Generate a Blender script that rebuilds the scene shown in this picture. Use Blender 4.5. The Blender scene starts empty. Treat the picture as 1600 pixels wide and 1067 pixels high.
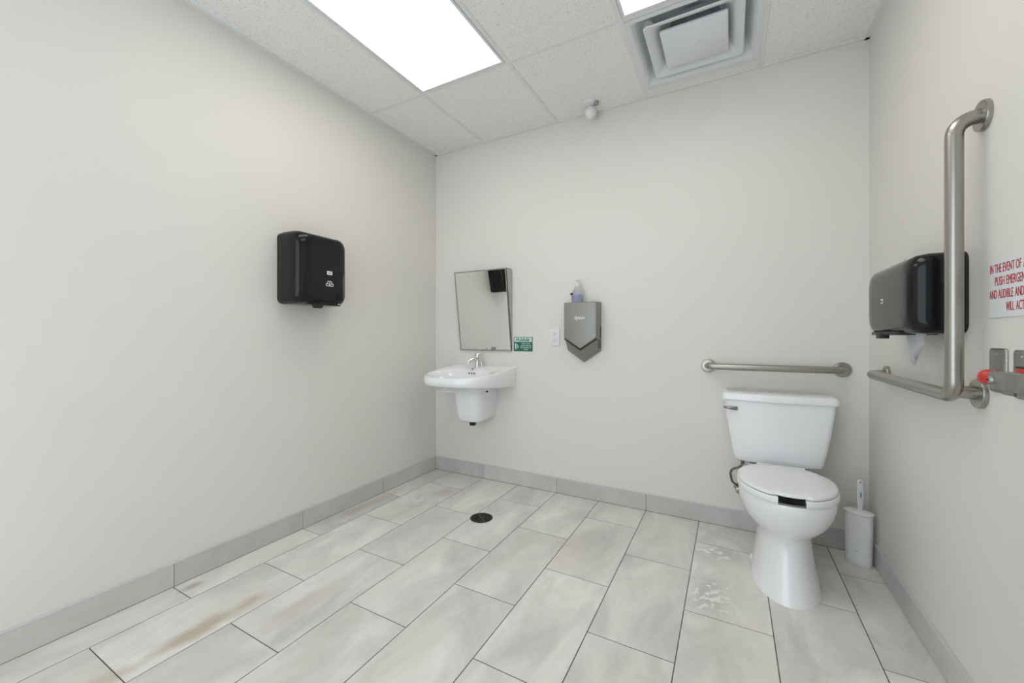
import bpy, bmesh, math, random
from mathutils import Vector, Matrix
from math import sin, cos, pi, radians as R

# ------------------------------------------------------------------ camera, world, exposure
TH = 0.4972
CAMZ = 1.1096
scene = bpy.context.scene
cd = bpy.data.cameras.new('camera'); cam = bpy.data.objects.new('camera', cd)
scene.collection.objects.link(cam); scene.camera = cam
cd.sensor_width = 36; cd.lens = 628.73/1600*36; cd.clip_start = 0.02
cd.shift_y = -8.15/1600
cam.location = (0, 0, CAMZ); cam.rotation_euler = (pi/2, 0, TH)

world = bpy.data.worlds.new('world'); scene.world = world; world.use_nodes = True
WB = world.node_tree.nodes['Background']
WB.inputs[0].default_value = (0.84, 0.915, 1.0, 1); WB.inputs[1].default_value = 2.2
PANEL = 3.25                                   # radiance of the two ceiling light panels
scene.view_settings.view_transform = 'Standard'; scene.view_settings.look = 'None'
scene.view_settings.gamma = 1; scene.view_settings.use_curve_mapping = False
scene.view_settings.exposure = 0.12

# ------------------------------------------------------------------ room dimensions
XL, XR, YB, YR, H = -2.1735, 0.6209, 2.6663, -0.75, 2.6235
COL = scene.collection

# ------------------------------------------------------------------ materials
def mat(name, col, rough=0.5, metal=0.0, coat=0.0, spec=0.5):
    m = bpy.data.materials.new(name); m.use_nodes = True
    b = m.node_tree.nodes['Principled BSDF']
    b.inputs['Base Color'].default_value = (*col, 1)
    b.inputs['Roughness'].default_value = rough
    b.inputs['Metallic'].default_value = metal
    b.inputs['Coat Weight'].default_value = coat
    b.inputs['Coat Roughness'].default_value = 0.05
    b.inputs['Specular IOR Level'].default_value = spec
    return m
def nd(m, t, **kw):
    n = m.node_tree.nodes.new(t)
    for k, v in kw.items(): setattr(n, k, v)
    return n
def lk(m, a, b): m.node_tree.links.new(a, b)
def bsdf(m): return m.node_tree.nodes['Principled BSDF']
def vary(m, c1, c2, scale=3.0, detail=4, lo=0.35, hi=0.65, stretch=(1, 1, 1), bump=0.0, bscale=None, rough=None):
    """noise between two colours, optional fine bump"""
    tc = nd(m, 'ShaderNodeTexCoord'); mp = nd(m, 'ShaderNodeMapping'); mp.inputs['Scale'].default_value = stretch
    lk(m, tc.outputs['Object'], mp.inputs[0])
    n = nd(m, 'ShaderNodeTexNoise'); n.inputs['Scale'].default_value = scale; n.inputs['Detail'].default_value = detail
    lk(m, mp.outputs[0], n.inputs['Vector'])
    r = nd(m, 'ShaderNodeValToRGB'); r.color_ramp.elements[0].position = lo; r.color_ramp.elements[1].position = hi
    r.color_ramp.elements[0].color = (*c1, 1); r.color_ramp.elements[1].color = (*c2, 1)
    lk(m, n.outputs['Fac'], r.inputs[0]); lk(m, r.outputs[0], bsdf(m).inputs['Base Color'])
    if bump:
        n2 = nd(m, 'ShaderNodeTexNoise'); n2.inputs['Scale'].default_value = bscale or scale*20; n2.inputs['Detail'].default_value = 3
        lk(m, mp.outputs[0], n2.inputs['Vector'])
        bp = nd(m, 'ShaderNodeBump'); bp.inputs['Strength'].default_value = bump; bp.inputs['Distance'].default_value = 0.002
        lk(m, n2.outputs['Fac'], bp.inputs['Height']); lk(m, bp.outputs[0], bsdf(m).inputs['Normal'])
    if rough:
        mr = nd(m, 'ShaderNodeMapRange'); mr.inputs['To Min'].default_value = rough[0]; mr.inputs['To Max'].default_value = rough[1]
        lk(m, n.outputs['Fac'], mr.inputs[0]); lk(m, mr.outputs[0], bsdf(m).inputs['Roughness'])
    return m

M = {}
M['wall'] = vary(mat('wall_paint', (.62, .61, .585), .55, spec=.3), (.740, .722, .680), (.757, .740, .700), scale=1.3, detail=5, bump=.12, bscale=160)
M['porcelain'] = vary(mat('porcelain', (.8, .8, .79), .12, coat=.6), (.87, .885, .90), (.88, .895, .91), scale=2)
M['seat'] = vary(mat('seat_plastic', (.8, .8, .79), .25), (.84, .855, .87), (.86, .875, .885), scale=3)
M['steel'] = vary(mat('brushed_steel', (.4, .39, .36), .3, 1.0), (.37, .358, .325), (.41, .397, .362), scale=260, stretch=(1, 1, 1), rough=(.27, .34))
M['steel_plate'] = vary(mat('satin_plate', (.42, .41, .38), .38, 1.0), (.36, .35, .32), (.46, .45, .42), scale=40, stretch=(1, 1, 14), rough=(.3, .45))
M['chrome'] = mat('chrome', (.72, .73, .74), .08, 1.0)
M['dark_chrome'] = vary(mat('worn_chrome', (.3, .3, .29), .25, 1.0), (.16, .155, .14), (.42, .41, .38), scale=30)
M['braid'] = vary(mat('braided_hose', (.2, .18, .14), .45, .8), (.10, .09, .065), (.30, .28, .23), scale=220)
M['black'] = vary(mat('black_gloss_plastic', (.012, .013, .014), .14, spec=.32), (.006, .007, .0075), (.009, .010, .0105), scale=4)
M['black_matte'] = mat('black_matte_plastic', (.014, .014, .015), .5)
M['white_plastic'] = vary(mat('white_plastic', (.78, .78, .77), .35), (.76, .77, .77), (.79, .79, .79), scale=5)
M['white_metal'] = vary(mat('white_painted_metal', (.62, .64, .66), .4), (.72, .74, .77), (.74, .76, .785), scale=4)
M['grid'] = mat('grid_white', (.76, .765, .75), .45)
M['dryer'] = vary(mat('grey_dryer_finish', (.27, .27, .245), .42, .55), (.26, .26, .235), (.285, .285, .26), scale=6)
M['ink_white'] = mat('white_ink', (.85, .85, .85), .5)
M['ink_red'] = mat('red_ink', (.42, .02, .035), .5)
M['ink_green'] = mat('green_ink', (.015, .13, .085), .45)
M['ink_pale'] = mat('pale_green_ink', (.55, .72, .68), .45)
M['sign_white'] = mat('sign_white', (.74, .76, .78), .4)
M['red'] = vary(mat('red_knob', (.55, .03, .03), .35), (.50, .035, .03), (.58, .05, .045), scale=20)
M['arm'] = vary(mat('grey_cast_metal', (.32, .33, .32), .42, .7), (.22, .225, .215), (.29, .295, .285), scale=25)
M['post'] = mat('dark_teal_grey_metal', (.05, .07, .075), .4, .3)
M['slot'] = mat('dark_slot', (.01, .01, .01), .7)
M['mirror'] = mat('mirror_glass', (.88, .90, .88), .01, 1.0)
M['drain'] = vary(mat('dark_cast_drain', (.05, .047, .04), .5, .6), (.03, .028, .022), (.09, .085, .07), scale=60)
M['blue_ink'] = mat('blue_ink', (.10, .28, .42), .5)
M['label'] = mat('lavender_label', (.50, .53, .72), .5)
M['tissue'] = mat('tissue_paper', (.80, .80, .82), .9)

def glass_mat():
    m = mat('clear_bottle', (.80, .83, .85), .12)
    bsdf(m).inputs['Transmission Weight'].default_value = .85; bsdf(m).inputs['IOR'].default_value = 1.2
    return m
M['clear'] = glass_mat()
M['side_grey'] = vary(mat('satin_side_metal', (.42, .42, .41), .45, .2), (.46, .46, .455), (.50, .50, .495), scale=8)

def lamp_mat():
    m = bpy.data.materials.new('light_panel'); m.use_nodes = True
    b = bsdf(m); b.inputs['Base Color'].default_value = (.8, .8, .8, 1)
    b.inputs['Emission Color'].default_value = (1.0, .955, .88, 1); b.inputs['Emission Strength'].default_value = PANEL
    return m
M['lamp'] = lamp_mat()

def ceiling_mat():
    m = mat('ceiling_tile', (.64, .64, .62), .9, spec=.1)
    tc = nd(m, 'ShaderNodeTexCoord')
    n = nd(m, 'ShaderNodeTexNoise'); n.inputs['Scale'].default_value = 210; n.inputs['Detail'].default_value = 2
    lk(m, tc.outputs['Object'], n.inputs['Vector'])
    r = nd(m, 'ShaderNodeValToRGB'); e = r.color_ramp.elements
    e[0].position = .30; e[0].color = (.52, .52, .51, 1); e[1].position = .40; e[1].color = (.86, .86, .84, 1)
    lk(m, n.outputs['Fac'], r.inputs[0]); lk(m, r.outputs[0], bsdf(m).inputs['Base Color'])
    bp = nd(m, 'ShaderNodeBump'); bp.inputs['Strength'].default_value = .5; bp.inputs['Distance'].default_value = .002
    lk(m, n.outputs['Fac'], bp.inputs['Height']); lk(m, bp.outputs[0], bsdf(m).inputs['Normal'])
    return m
M['ceiling'] = ceiling_mat()

def tile_mat(name, dark, light, tan, blobs=(), flakes=(), stretch=(1.0, .45, 1.0), rough=.38):
    m = mat(name, light, rough)
    geo = nd(m, 'ShaderNodeNewGeometry')
    at = nd(m, 'ShaderNodeAttribute', attribute_name='tile_rand')
    mp = nd(m, 'ShaderNodeMapping'); mp.inputs['Scale'].default_value = stretch
    lk(m, geo.outputs['Position'], mp.inputs[0])
    sc = nd(m, 'ShaderNodeVectorMath', operation='SCALE'); sc.inputs['Scale'].default_value = 17.0
    lk(m, at.outputs['Color'], sc.inputs[0])
    ad = nd(m, 'ShaderNodeVectorMath', operation='ADD'); lk(m, mp.outputs[0], ad.inputs[0]); lk(m, sc.outputs[0], ad.inputs[1])
    n = nd(m, 'ShaderNodeTexNoise'); n.inputs['Scale'].default_value = 5.5; n.inputs['Detail'].default_value = 8; n.inputs['Roughness'].default_value = .62
    n.inputs['Distortion'].default_value = .6
    lk(m, ad.outputs[0], n.inputs['Vector'])
    r = nd(m, 'ShaderNodeValToRGB'); e = r.color_ramp.elements
    e[0].position = .30; e[0].color = (*dark, 1); e[1].position = .66; e[1].color = (*light, 1)
    lk(m, n.outputs['Fac'], r.inputs[0])
    # soft tan wash
    n2 = nd(m, 'ShaderNodeTexNoise'); n2.inputs['Scale'].default_value = 2.3; n2.inputs['Detail'].default_value = 4
    lk(m, ad.outputs[0], n2.inputs['Vector'])
    mr = nd(m, 'ShaderNodeMapRange'); mr.inputs['From Min'].default_value = .48; mr.inputs['From Max'].default_value = .72; mr.inputs['To Max'].default_value = .5
    lk(m, n2.outputs['Fac'], mr.inputs[0])
    mx = nd(m, 'ShaderNodeMix', data_type='RGBA'); lk(m, mr.outputs[0], mx.inputs['Factor']); lk(m, r.outputs[0], mx.inputs['A']); mx.inputs['B'].default_value = (*tan, 1)
    # per tile brightness
    sp = nd(m, 'ShaderNodeSeparateColor'); lk(m, at.outputs['Color'], sp.inputs[0])
    br = nd(m, 'ShaderNodeMapRange'); br.inputs['To Min'].default_value = .94; br.inputs['To Max'].default_value = 1.05
    lk(m, sp.outputs[0], br.inputs[0])
    mu = nd(m, 'ShaderNodeVectorMath', operation='SCALE'); lk(m, mx.outputs['Result'], mu.inputs[0]); lk(m, br.outputs[0], mu.inputs['Scale'])
    cur = mu.outputs[0]
    def mask(cx, cy, rx, ry, nscale, lo, hi, amp=1.6):
        mp2 = nd(m, 'ShaderNodeMapping', vector_type='POINT')
        mp2.inputs['Location'].default_value = (-cx/rx, -cy/ry, 0); mp2.inputs['Scale'].default_value = (1/rx, 1/ry, 0)
        lk(m, geo.outputs['Position'], mp2.inputs[0])
        ln = nd(m, 'ShaderNodeVectorMath', operation='LENGTH'); lk(m, mp2.outputs[0], ln.inputs[0])
        nn = nd(m, 'ShaderNodeTexNoise'); nn.inputs['Scale'].default_value = nscale; nn.inputs['Detail'].default_value = 5
        lk(m, geo.outputs['Position'], nn.inputs['Vector'])
        a = nd(m, 'ShaderNodeMath', operation='MULTIPLY_ADD'); lk(m, nn.outputs['Fac'], a.inputs[0]); a.inputs[1].default_value = amp; a.inputs[2].default_value = -amp/2
        s = nd(m, 'ShaderNodeMath', operation='ADD'); lk(m, ln.outputs['Value'], s.inputs[0]); lk(m, a.outputs[0], s.inputs[1])
        q = nd(m, 'ShaderNodeMapRange'); q.inputs['From Min'].default_value = lo; q.inputs['From Max'].default_value = hi
        q.inputs['To Min'].default_value = 1; q.inputs['To Max'].default_value = 0
        lk(m, s.outputs[0], q.inputs[0])
        return q.outputs[0]
    for (cx, cy, rx, ry, col, amt) in blobs:
        k = mask(cx, cy, rx, ry, 7, .35, 1.15)
        g = nd(m, 'ShaderNodeMath', operation='MULTIPLY'); lk(m, k, g.inputs[0]); g.inputs[1].default_value = amt
        x = nd(m, 'ShaderNodeMix', data_type='RGBA'); lk(m, g.outputs[0], x.inputs['Factor']); lk(m, cur, x.inputs['A']); x.inputs['B'].default_value = (*col, 1)
        cur = x.outputs['Result']
    for (cx, cy, rx, ry, col, amt) in flakes:
        k = mask(cx, cy, rx, ry, 34, .16, .30, 4.5)
        g = nd(m, 'ShaderNodeMath', operation='MULTIPLY'); lk(m, k, g.inputs[0]); g.inputs[1].default_value = amt
        x = nd(m, 'ShaderNodeMix', data_type='RGBA'); lk(m, g.outputs[0], x.inputs['Factor']); lk(m, cur, x.inputs['A']); x.inputs['B'].default_value = (*col, 1)
        cur = x.outputs['Result']
    lk(m, cur, bsdf(m).inputs['Base Color'])
    bp = nd(m, 'ShaderNodeBump'); bp.inputs['Strength'].default_value = .15; bp.inputs['Distance'].default_value = .001
    lk(m, n.outputs['Fac'], bp.inputs['Height']); lk(m, bp.outputs[0], bsdf(m).inputs['Normal'])
    return m
STAIN = (.42, .30, .16); BROWN = (.26, .21, .13); PALE = (.93, .92, .88); GREY = (.40, .40, .38)
M['floor'] = tile_mat('floor_tile', (.58, .57, .54), (.84, .83, .79), (.78, .735, .63),
    blobs=((-1.765, .76, .045, .26, STAIN, .60), (-1.78, .50, .06, .12, STAIN, .35), (-1.56, 1.05, .05, .22, STAIN, .30), (-2.10, .90, .03, .05, BROWN, .5),
           (-2.11, 1.9, .05, .35, (.45, .36, .28), .35), (-1.76, 2.28, .07, .10, (.46, .38, .31), .35),
           (-.05, 2.30, .12, .10, GREY, .35), (-.09, 1.93, .10, .16, GREY, .3)),
    flakes=((-.085, 2.325, .10, .06, PALE, .9), (-.03, 2.28, .05, .05, PALE, .6), (-.07, 1.91, .09, .16, PALE, .75), (-1.85, 2.1, .05, .12, PALE, .4)))
M['base'] = tile_mat('baseboard_tile', (.51, .505, .485), (.61, .605, .585), (.58, .565, .53), stretch=(.8, .8, .8))
M['grout'] = vary(mat('dark_grout', (.10, .095, .075), .9), (.085, .08, .062), (.13, .12, .10), scale=12)

# ------------------------------------------------------------------ mesh helpers
def wloc(o):
    v = Vector((0, 0, 0))
    while o: v += Vector(o.location); o = o.parent
    return v
def obj(name, bm, m, parent=None, smooth=True, angle=38, recalc=True):
    if recalc: bmesh.ops.recalc_face_normals(bm, faces=bm.faces)
    if parent:
        off = wloc(parent); bmesh.ops.translate(bm, verts=bm.verts, vec=-off)
    me = bpy.data.meshes.new(name); bm.to_mesh(me); bm.free()
    for mm in (m if isinstance(m, (list, tuple)) else [m]): me.materials.append(mm)
    if smooth:
        for p in me.polygons: p.use_smooth = True
        me.set_sharp_from_angle(angle=R(angle))
    o = bpy.data.objects.new(name, me); COL.objects.link(o)
    if parent: o.parent = parent
    return o
def thing(name, label, cat, loc, group=None):
    o = bpy.data.objects.new(name, None); COL.objects.link(o); o.location = loc
    o.empty_display_size = .05
    o['label'] = label; o['category'] = cat
    if group: o['group'] = group
    return o
def rebase(o, loc):
    """put a single-mesh thing's origin at its base"""
    o.data.transform(Matrix.Translation(-Vector(loc))); o.location = loc
def tag(o, label, cat):
    o['label'] = label; o['category'] = cat
def struct(o): o['kind'] = 'structure'; return o

def box(bm, x0, x1, y0, y1, z0, z1, bev=0, seg=2):
    r = bmesh.ops.create_cube(bm, size=1)
    vs = r['verts']
    for v in vs:
        v.co = Vector(((x0+x1)/2 + v.co.x*(x1-x0), (y0+y1)/2 + v.co.y*(y1-y0), (z0+z1)/2 + v.co.z*(z1-z0)))
    if bev:
        es = list({e for v in vs for e in v.link_edges})
        bmesh.ops.bevel(bm, geom=es, offset=bev, segments=seg, profile=.5, affect='EDGES')
    return vs
def new(): return bmesh.new()
def bx(*a, **k):
    b = new(); box(b, *a, **k); return b
def loft(bm, rings, cap0=True, cap1=True, close=True):
    vr = [[bm.verts.new(p) for p in r] for r in rings]
    n = len(rings[0])
    for a, b in zip(vr[:-1], vr[1:]):
        for i in range(n if close else n-1):
            j = (i+1) % n
            bm.faces.new((a[i], a[j], b[j], b[i]))
    if cap0: bm.faces.new(list(reversed(vr[0])))
    if cap1: bm.faces.new(vr[-1])
    return vr
def frame(d):
    d = Vector(d).normalized()
    up = Vector((0, 0, 1)) if abs(d.z) < .9 else Vector((1, 0, 0))
    a = d.cross(up).normalized(); b = a.cross(d).normalized()
    return a, b
def lathe(bm, o, d, prof, seg=32, cap0=True, cap1=True):
    """prof: list of (distance along d, radius)"""
    d = Vector(d).normalized(); a, b = frame(d); o = Vector(o)
    rings = [[o + d*h + a*cos(2*pi*i/seg)*r + b*sin(2*pi*i/seg)*r for i in range(seg)] for h, r in prof]
    loft(bm, rings, cap0, cap1)
def fillet(pts, rad, n=8):
    pts = [Vector(p) for p in pts]; out = [pts[0]]
    for i in range(1, len(pts)-1):
        p, a, b = pts[i], pts[i-1], pts[i+1]
        u = (a-p).normalized(); v = (b-p).normalized()
        ang = u.angle(v)
        if ang > pi-.02: out.append(p); continue
        t = rad/math.tan(ang/2); t = min(t, (a-p).length*.95, (b-p).length*.95); r = t*math.tan(ang/2)
        c = p + (u+v).normalized()*(r/sin(ang/2))
        s, e = p+u*t-c, p+v*t-c
        tot = s.angle(e)
        for k in range(n+1):
            f = k/n
            out.append(c + (s*sin((1-f)*tot) + e*sin(f*tot))/sin(tot))
    out.append(pts[-1]); return out
def tube(bm, pts, r, seg=20, caps=True):
    pts = [Vector(p) for p in pts]; n = len(pts)
    T = [(pts[min(i+1, n-1)]-pts[max(i-1, 0)]).normalized() for i in range(n)]
    a, b = frame(T[0]); rings = []
    for i, p in enumerate(pts):
        a = (a - T[i]*a.dot(T[i])).normalized(); b = T[i].cross(a)
        rr = r[i] if isinstance(r, (list, tuple)) else r
        rings.append([p + a*cos(2*pi*k/seg)*rr + b*sin(2*pi*k/seg)*rr for k in range(seg)])
    loft(bm, rings, caps, caps)
def rrect(hu, hv, rad, n=6, cu=0, cv=0):
    """rounded rectangle outline in (u, v)"""
    rad = max(min(rad, hu*.999, hv*.999), 1e-4); out = []
    for (sx, sy, a0) in ((1, 1, 0), (-1, 1, 90), (-1, -1, 180), (1, -1, 270)):
        for k in range(n+1):
            a = R(a0 + 90*k/n)
            out.append((cu + sx*(hu-rad) + rad*cos(a), cv + sy*(hv-rad) + rad*sin(a)))
    return out
_dg = None
def lettering(text, origin, right, up, height, mtl, parent, width=None, bold=0.0, name='lettering', align='LEFT', ext=.0004):
    """real text as a thin mesh: origin = lower left (or centre / right) of the line, height = cap height"""
    cu = bpy.data.curves.new('t', 'FONT'); cu.body = text; cu.size = 1; cu.offset = bold; cu.extrude = 0.001; cu.resolution_u = 3
    to = bpy.data.objects.new('t', cu); COL.objects.link(to)
    dg = bpy.context.evaluated_depsgraph_get(); dg.update()
    me = bpy.data.meshes.new_from_object(to.evaluated_get(dg))
    bpy.data.objects.remove(to); bpy.data.curves.remove(cu)
    xs = [v.co.x for v in me.vertices]; x0, x1 = min(xs), max(xs)
    s = height/.70
    sx = (width/(x1-x0)) if width else s
    w = (x1-x0)*sx
    sh = {'LEFT': 0, 'CENTER': -w/2, 'RIGHT': -w}[align]
    right = Vector(right).normalized(); up = Vector(up).normalized(); nn = right.cross(up)
    off = wloc(parent)
    for v in me.vertices:
        c = v.co.copy()
        v.co = Vector(origin) + right*((c.x-x0)*sx + sh) + up*(c.y*s) + nn*(c.z/.001*ext) - off
    me.name = name; me.materials.clear(); me.materials.append(mtl)
    o = bpy.data.objects.new(name, me); COL.objects.link(o); o.parent = parent
    return o

# ------------------------------------------------------------------ setting: walls
struct(obj('wall_back', bx(XL-.12, XR+.12, YB, YB+.12, -.05, H+.2), M['wall'], smooth=False))
struct(obj('wall_left', bx(XL-.12, XL, YR-.12, YB, -.05, H+.2), M['wall'], smooth=False))
struct(obj('wall_right', bx(XR, XR+.12, YR-.12, YB, -.05, H+.2), M['wall'], smooth=False))
b = new()                                             # unseen rear wall; its opening is widened to let in fill light
DX0, DX1, DZ = -2.05, .0, 2.35
box(b, XL, DX0, YR-.12, YR, -.05, H+.2); box(b, DX1, XR, YR-.12, YR, -.05, H+.2); box(b, DX0, DX1, YR-.12, YR, DZ, H+.2)
struct(obj('wall_rear', b, M['wall'], smooth=False))

# floor: every tile laid as real geometry over a grout bed
rng = random.Random(4)
def paint(me, cols):
    a = me.color_attributes.new('tile_rand', 'FLOAT_COLOR', 'CORNER')
    ids = me.attributes['cid'].data
    for p in me.polygons:
        c = cols[ids[p.index].value]
        for li in p.loop_indices: a.data[li].color = (*c, 1)
X0, PT, G = -2.0079, .307, .0019
b = new(); cols = [(0, 0, 0)]; CID = b.faces.layers.int.new('cid')
def mark(bm, lay, k, mi):
    """give every face added since the last call its tile number and material slot"""
    for f in bm.faces:
        if f[lay] == 0: f[lay] = k; f.material_index = mi
for k in range(0, 11):
    xa, xb = X0+(k-1)*PT, X0+k*PT
    ys = 2.383 if k % 2 else 2.077
    for mth in range(-2, 8):
        ya, yb = ys-(mth+1)*2*PT, ys-mth*2*PT
        x0, x1, y0, y1 = max(xa+G, XL), min(xb-G, XR), max(ya+G, YR-.1), min(yb-G, YB)
        if x1-x0 < .01 or y1-y0 < .01: continue
        box(b, x0, x1, y0, y1, -.02, 0)
        cols.append((rng.random(), rng.random(), rng.random())); mark(b, CID, len(cols)-1, 0)
cols.append((0, 0, 0)); box(b, XL, XR, YR-.1, YB, -.06, -.0010); mark(b, CID, len(cols)-1, 1)
fo = obj('floor', b, [M['floor'], M['grout']], smooth=False); paint(fo.data, cols); struct(fo)

# baseboards: tile skirting, 105 mm high with a thin light cap bead
def baseboard(name, axis, fixed, sgn, joints, lo, hi, capmat):
    b = new(); cols = [(0, 0, 0)]; cid = b.faces.layers.int.new('cid')
    js = [lo]+sorted(j for j in joints if lo+.02 < j < hi-.02)+[hi]
    def piece(a, c, d, z0, z1, mi, bev):
        f0, f1 = sorted((fixed, fixed+sgn*d))
        if axis == 'X': box(b, a, c, f0, f1, z0, z1, bev=bev, seg=1)
        else: box(b, f0, f1, a, c, z0, z1, bev=bev, seg=1)
        cols.append((rng.random(), rng.random(), rng.random())); mark(b, cid, len(cols)-1, mi)
    for a, c in zip(js[:-1], js[1:]): piece(a+.0012, c-.0012, .010, .0025, .103, 0, 0)
    piece(lo, hi, .0085, 0, .1028, 1, 0)
    piece(lo, hi, .0115, .103, .107, 2, .001)
    o = obj(name, b, [M['base'], M['grout'], capmat], smooth=False); paint(o.data, cols); struct(o)
M['cap'] = mat('skirting_cap', (.60, .61, .61), .4)
baseboard('baseboard_back', 'X', YB, -1, [-1.693+.6105*i for i in range(5)], XL, XR, M['cap'])
baseboard('baseboard_left', 'Y', XL, 1, [.852+.610*i for i in range(-3, 4)], YR, YB-.0118, M['cap'])
baseboard('baseboard_right', 'Y', XR, -1, [2.235-.610*i for i in range(0, 6)], YR, YB-.0118, M['cap'])

# ceiling: lay-in tiles and T grid
GX = [XL, -1.697, -1.082, -.467, .148, XR]
GY = [YR, -.495, .725, 1.950, YB]
CELL_LIGHT = {(1, 2), (3, 2)}; CELL_VENT = (3, 3)
b = new()
for i in range(5):
    for j in range(4):
        if (i, j) in CELL_LIGHT or (i, j) == CELL_VENT: continue
        box(b, GX[i], GX[i+1], GY[j], GY[j+1], H+.003, H+.02)
box(b, GX[3], GX[4], 2.572, YB, H+.003, H+.02)
box(b, XL-.1, XR+.1, YR-.12, YB+.1, H+.35, H+.4)        # deck above
struct(obj('ceiling', b, M['ceiling'], smooth=False))
b = new(); tw = .012
for x in GX[1:-1]: box(b, x-tw, x+tw, YR, YB, H-.001, H+.004, bev=.0006, seg=1)
for y in GY[1:-1]: box(b, XL, XR, y-tw, y+tw, H-.0012, H+.004, bev=.0006, seg=1)
box(b, GX[3], GX[4], 2.562, 2.586, H-.0012, H+.004)
for a in ((XL, XL+.019, YR, YB), (XR-.019, XR, YR, YB), (XL, XR, YB-.019, YB), (XL, XR, YR, YR+.019)): box(b, *a, H-.0022, H+.004)
struct(obj('trim_1', b, M['grid'], smooth=False))

# ------------------------------------------------------------------ ceiling lights
def panel_light(ci, cj, label):
    x0, x1, y0, y1 = GX[ci]+tw+.003, GX[ci+1]-tw-.003, GY[cj]+tw+.003, GY[cj+1]-tw-.003
    t = thing('ceiling_light', label, 'ceiling light', ((x0+x1)/2, (y0+y1)/2, H), 'recessed ceiling light panels')
    b = new(); w = .015
    for a in ((x0, x1, y0, y0+w), (x0, x1, y1-w, y1), (x0, x0+w, y0+w, y1-w), (x1-w, x1, y0+w, y1-w)):
        box(b, *a, H-.0025, H+.03, bev=.0008, seg=1)
    obj('frame', b, M['white_metal'], t, smooth=False)
    obj('diffuser', bx(x0+w, x1-w, y0+w, y1-w, H-.001, H+.01), M['lamp'], t, smooth=False)
    obj('housing', bx(x0, x1, y0, y1, H+.03, H+.07), M['white_metal'], t, smooth=False)
panel_light(1, 2, 'large bright rectangular light panel set in the ceiling above the left wall dispenser')
panel_light(3, 2, 'ceiling light panel beside the square air vent, mostly cropped by the top edge')

# ------------------------------------------------------------------ air diffuser
vx, vy = (GX[3]+GX[4])/2, 2.262
t = thing('ceiling_vent', 'square white air diffuser with stepped centre plaque in the ceiling', 'air vent', (vx, vy, H))
def sq(h, z, rad): return [Vector((vx+u, vy+v, z)) for u, v in rrect(h, h, rad, 6)]
b = new()
loft(b, [sq(.296, H+.004, .004), sq(.296, H-.003, .004), sq(.272, H-.003, .006), sq(.268, H+.002, .01), sq(.262, H+.006, .02), sq(.250, H+.03, .04),
         sq(.225, H+.07, .07), sq(.16, H+.10, .12), sq(.12, H+.105, .119), sq(.12, H+.25, .119)], False, True)
obj('pan', b, M['white_metal'], t)
b = new()
rr = [sq(.221, H-.002, .02), sq(.216, H-.006, .02), sq(.205, H-.004, .02), sq(.185, H+.006, .025), sq(.168, H+.022, .035), sq(.150, H+.05, .06), sq(.125, H+.085, .08),
      sq(.128, H+.087, .08), sq(.154, H+.052, .06), sq(.172, H+.025, .035), sq(.19, H+.010, .025), sq(.215, H+.003, .02), sq(.221, H-.002, .02)]
loft(b, rr, False, False); bmesh.ops.remove_doubles(b, verts=b.verts, dist=.0001)
obj('inner_ring', b, M['white_metal'], t)
b = new(); loft(b, [sq(.148, H+.006, .006), sq(.151, H+.002, .006), sq(.151, H-.006, .006), sq(.146, H-.010, .008)])
lathe(b, (vx, vy, H+.09), (0, 0, -1), [(0, .012), (.085, .012)], 12)
pq = obj('plaque', b, M['white_metal'], t)
b = new(); lathe(b, (vx, vy, H-.010), (0, 0, -1), [(0, .021), (.002, .020), (.0035, .014), (.004, .006)], 24)
obj('centre_boss', b, M['white_plastic'], pq)
b = new(); lathe(b, (-.365, 2.14, H+.075), (-.2, -.3, -1), [(0, .03), (.012, .03), (.016, .022), (.016, .004)], 20)
obj('damper_dial', b, M['white_plastic'], t)

# ------------------------------------------------------------------ small round ceiling device
t = thing('ceiling_sensor', 'small white ball-shaped sensor hanging from the ceiling tile by the back wall', 'sensor', (-.80, 2.545, H))
b = new(); lathe(b, (-.805, 2.535, H+.003), (0, 0, -1), [(0, .040), (.008, .040), (.012, .036), (.014, .018)], 28)
base = obj('base', b, M['white_plastic'], t)
b = new(); box(b, -.776, -.748, 2.530, 2.555, H-.020, H+.003, bev=.002)
obj('terminal_clip', b, M['steel_plate'], base)
b = new(); tube(b, [(-.803, 2.545, H-.008), (-.806, 2.560, H-.022)], .011, 14)
obj('neck', b, M['white_plastic'], t)
b = new(); bmesh.ops.create_uvsphere(b, u_segments=28, v_segments=16, radius=.039, matrix=Matrix.Translation((-.808, 2.572, H-.045)))
ball = obj('ball', b, M['white_plastic'], t, angle=80)
dv = Vector((-.1, -.85, -.3)).normalized(); b = new()
lathe(b, Vector((-.808, 2.572, H-.045))+dv*.030, dv, [(0, .016), (.005, .015), (.0055, .008)], 20)
obj('lens', b, M['white_metal'], ball)

# ------------------------------------------------------------------ black wall dispensers
def dispenser_shell(bm, wall, sx, y0, y1, z0, z1, prof):
    """prof: list of (distance from wall, inset, corner radius)"""
    rings = []
    for d, ins, rad in prof:
        rings.append([Vector((wall+sx*d, (y0+y1)/2+u, (z0+z1)/2+v)) for u, v in rrect((y1-y0)/2-ins, (z1-z0)/2-ins, rad, 7)])
    loft(bm, rings)
def key(parent, x, y, z):
    b = new(); tube(b, fillet([(x, y, z-.012), (x, y, z+.012), (x-.004, y+.004, z+.022)], .005, 4), .0012, 6)
    obj('key', b, M['steel'], parent)

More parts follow.
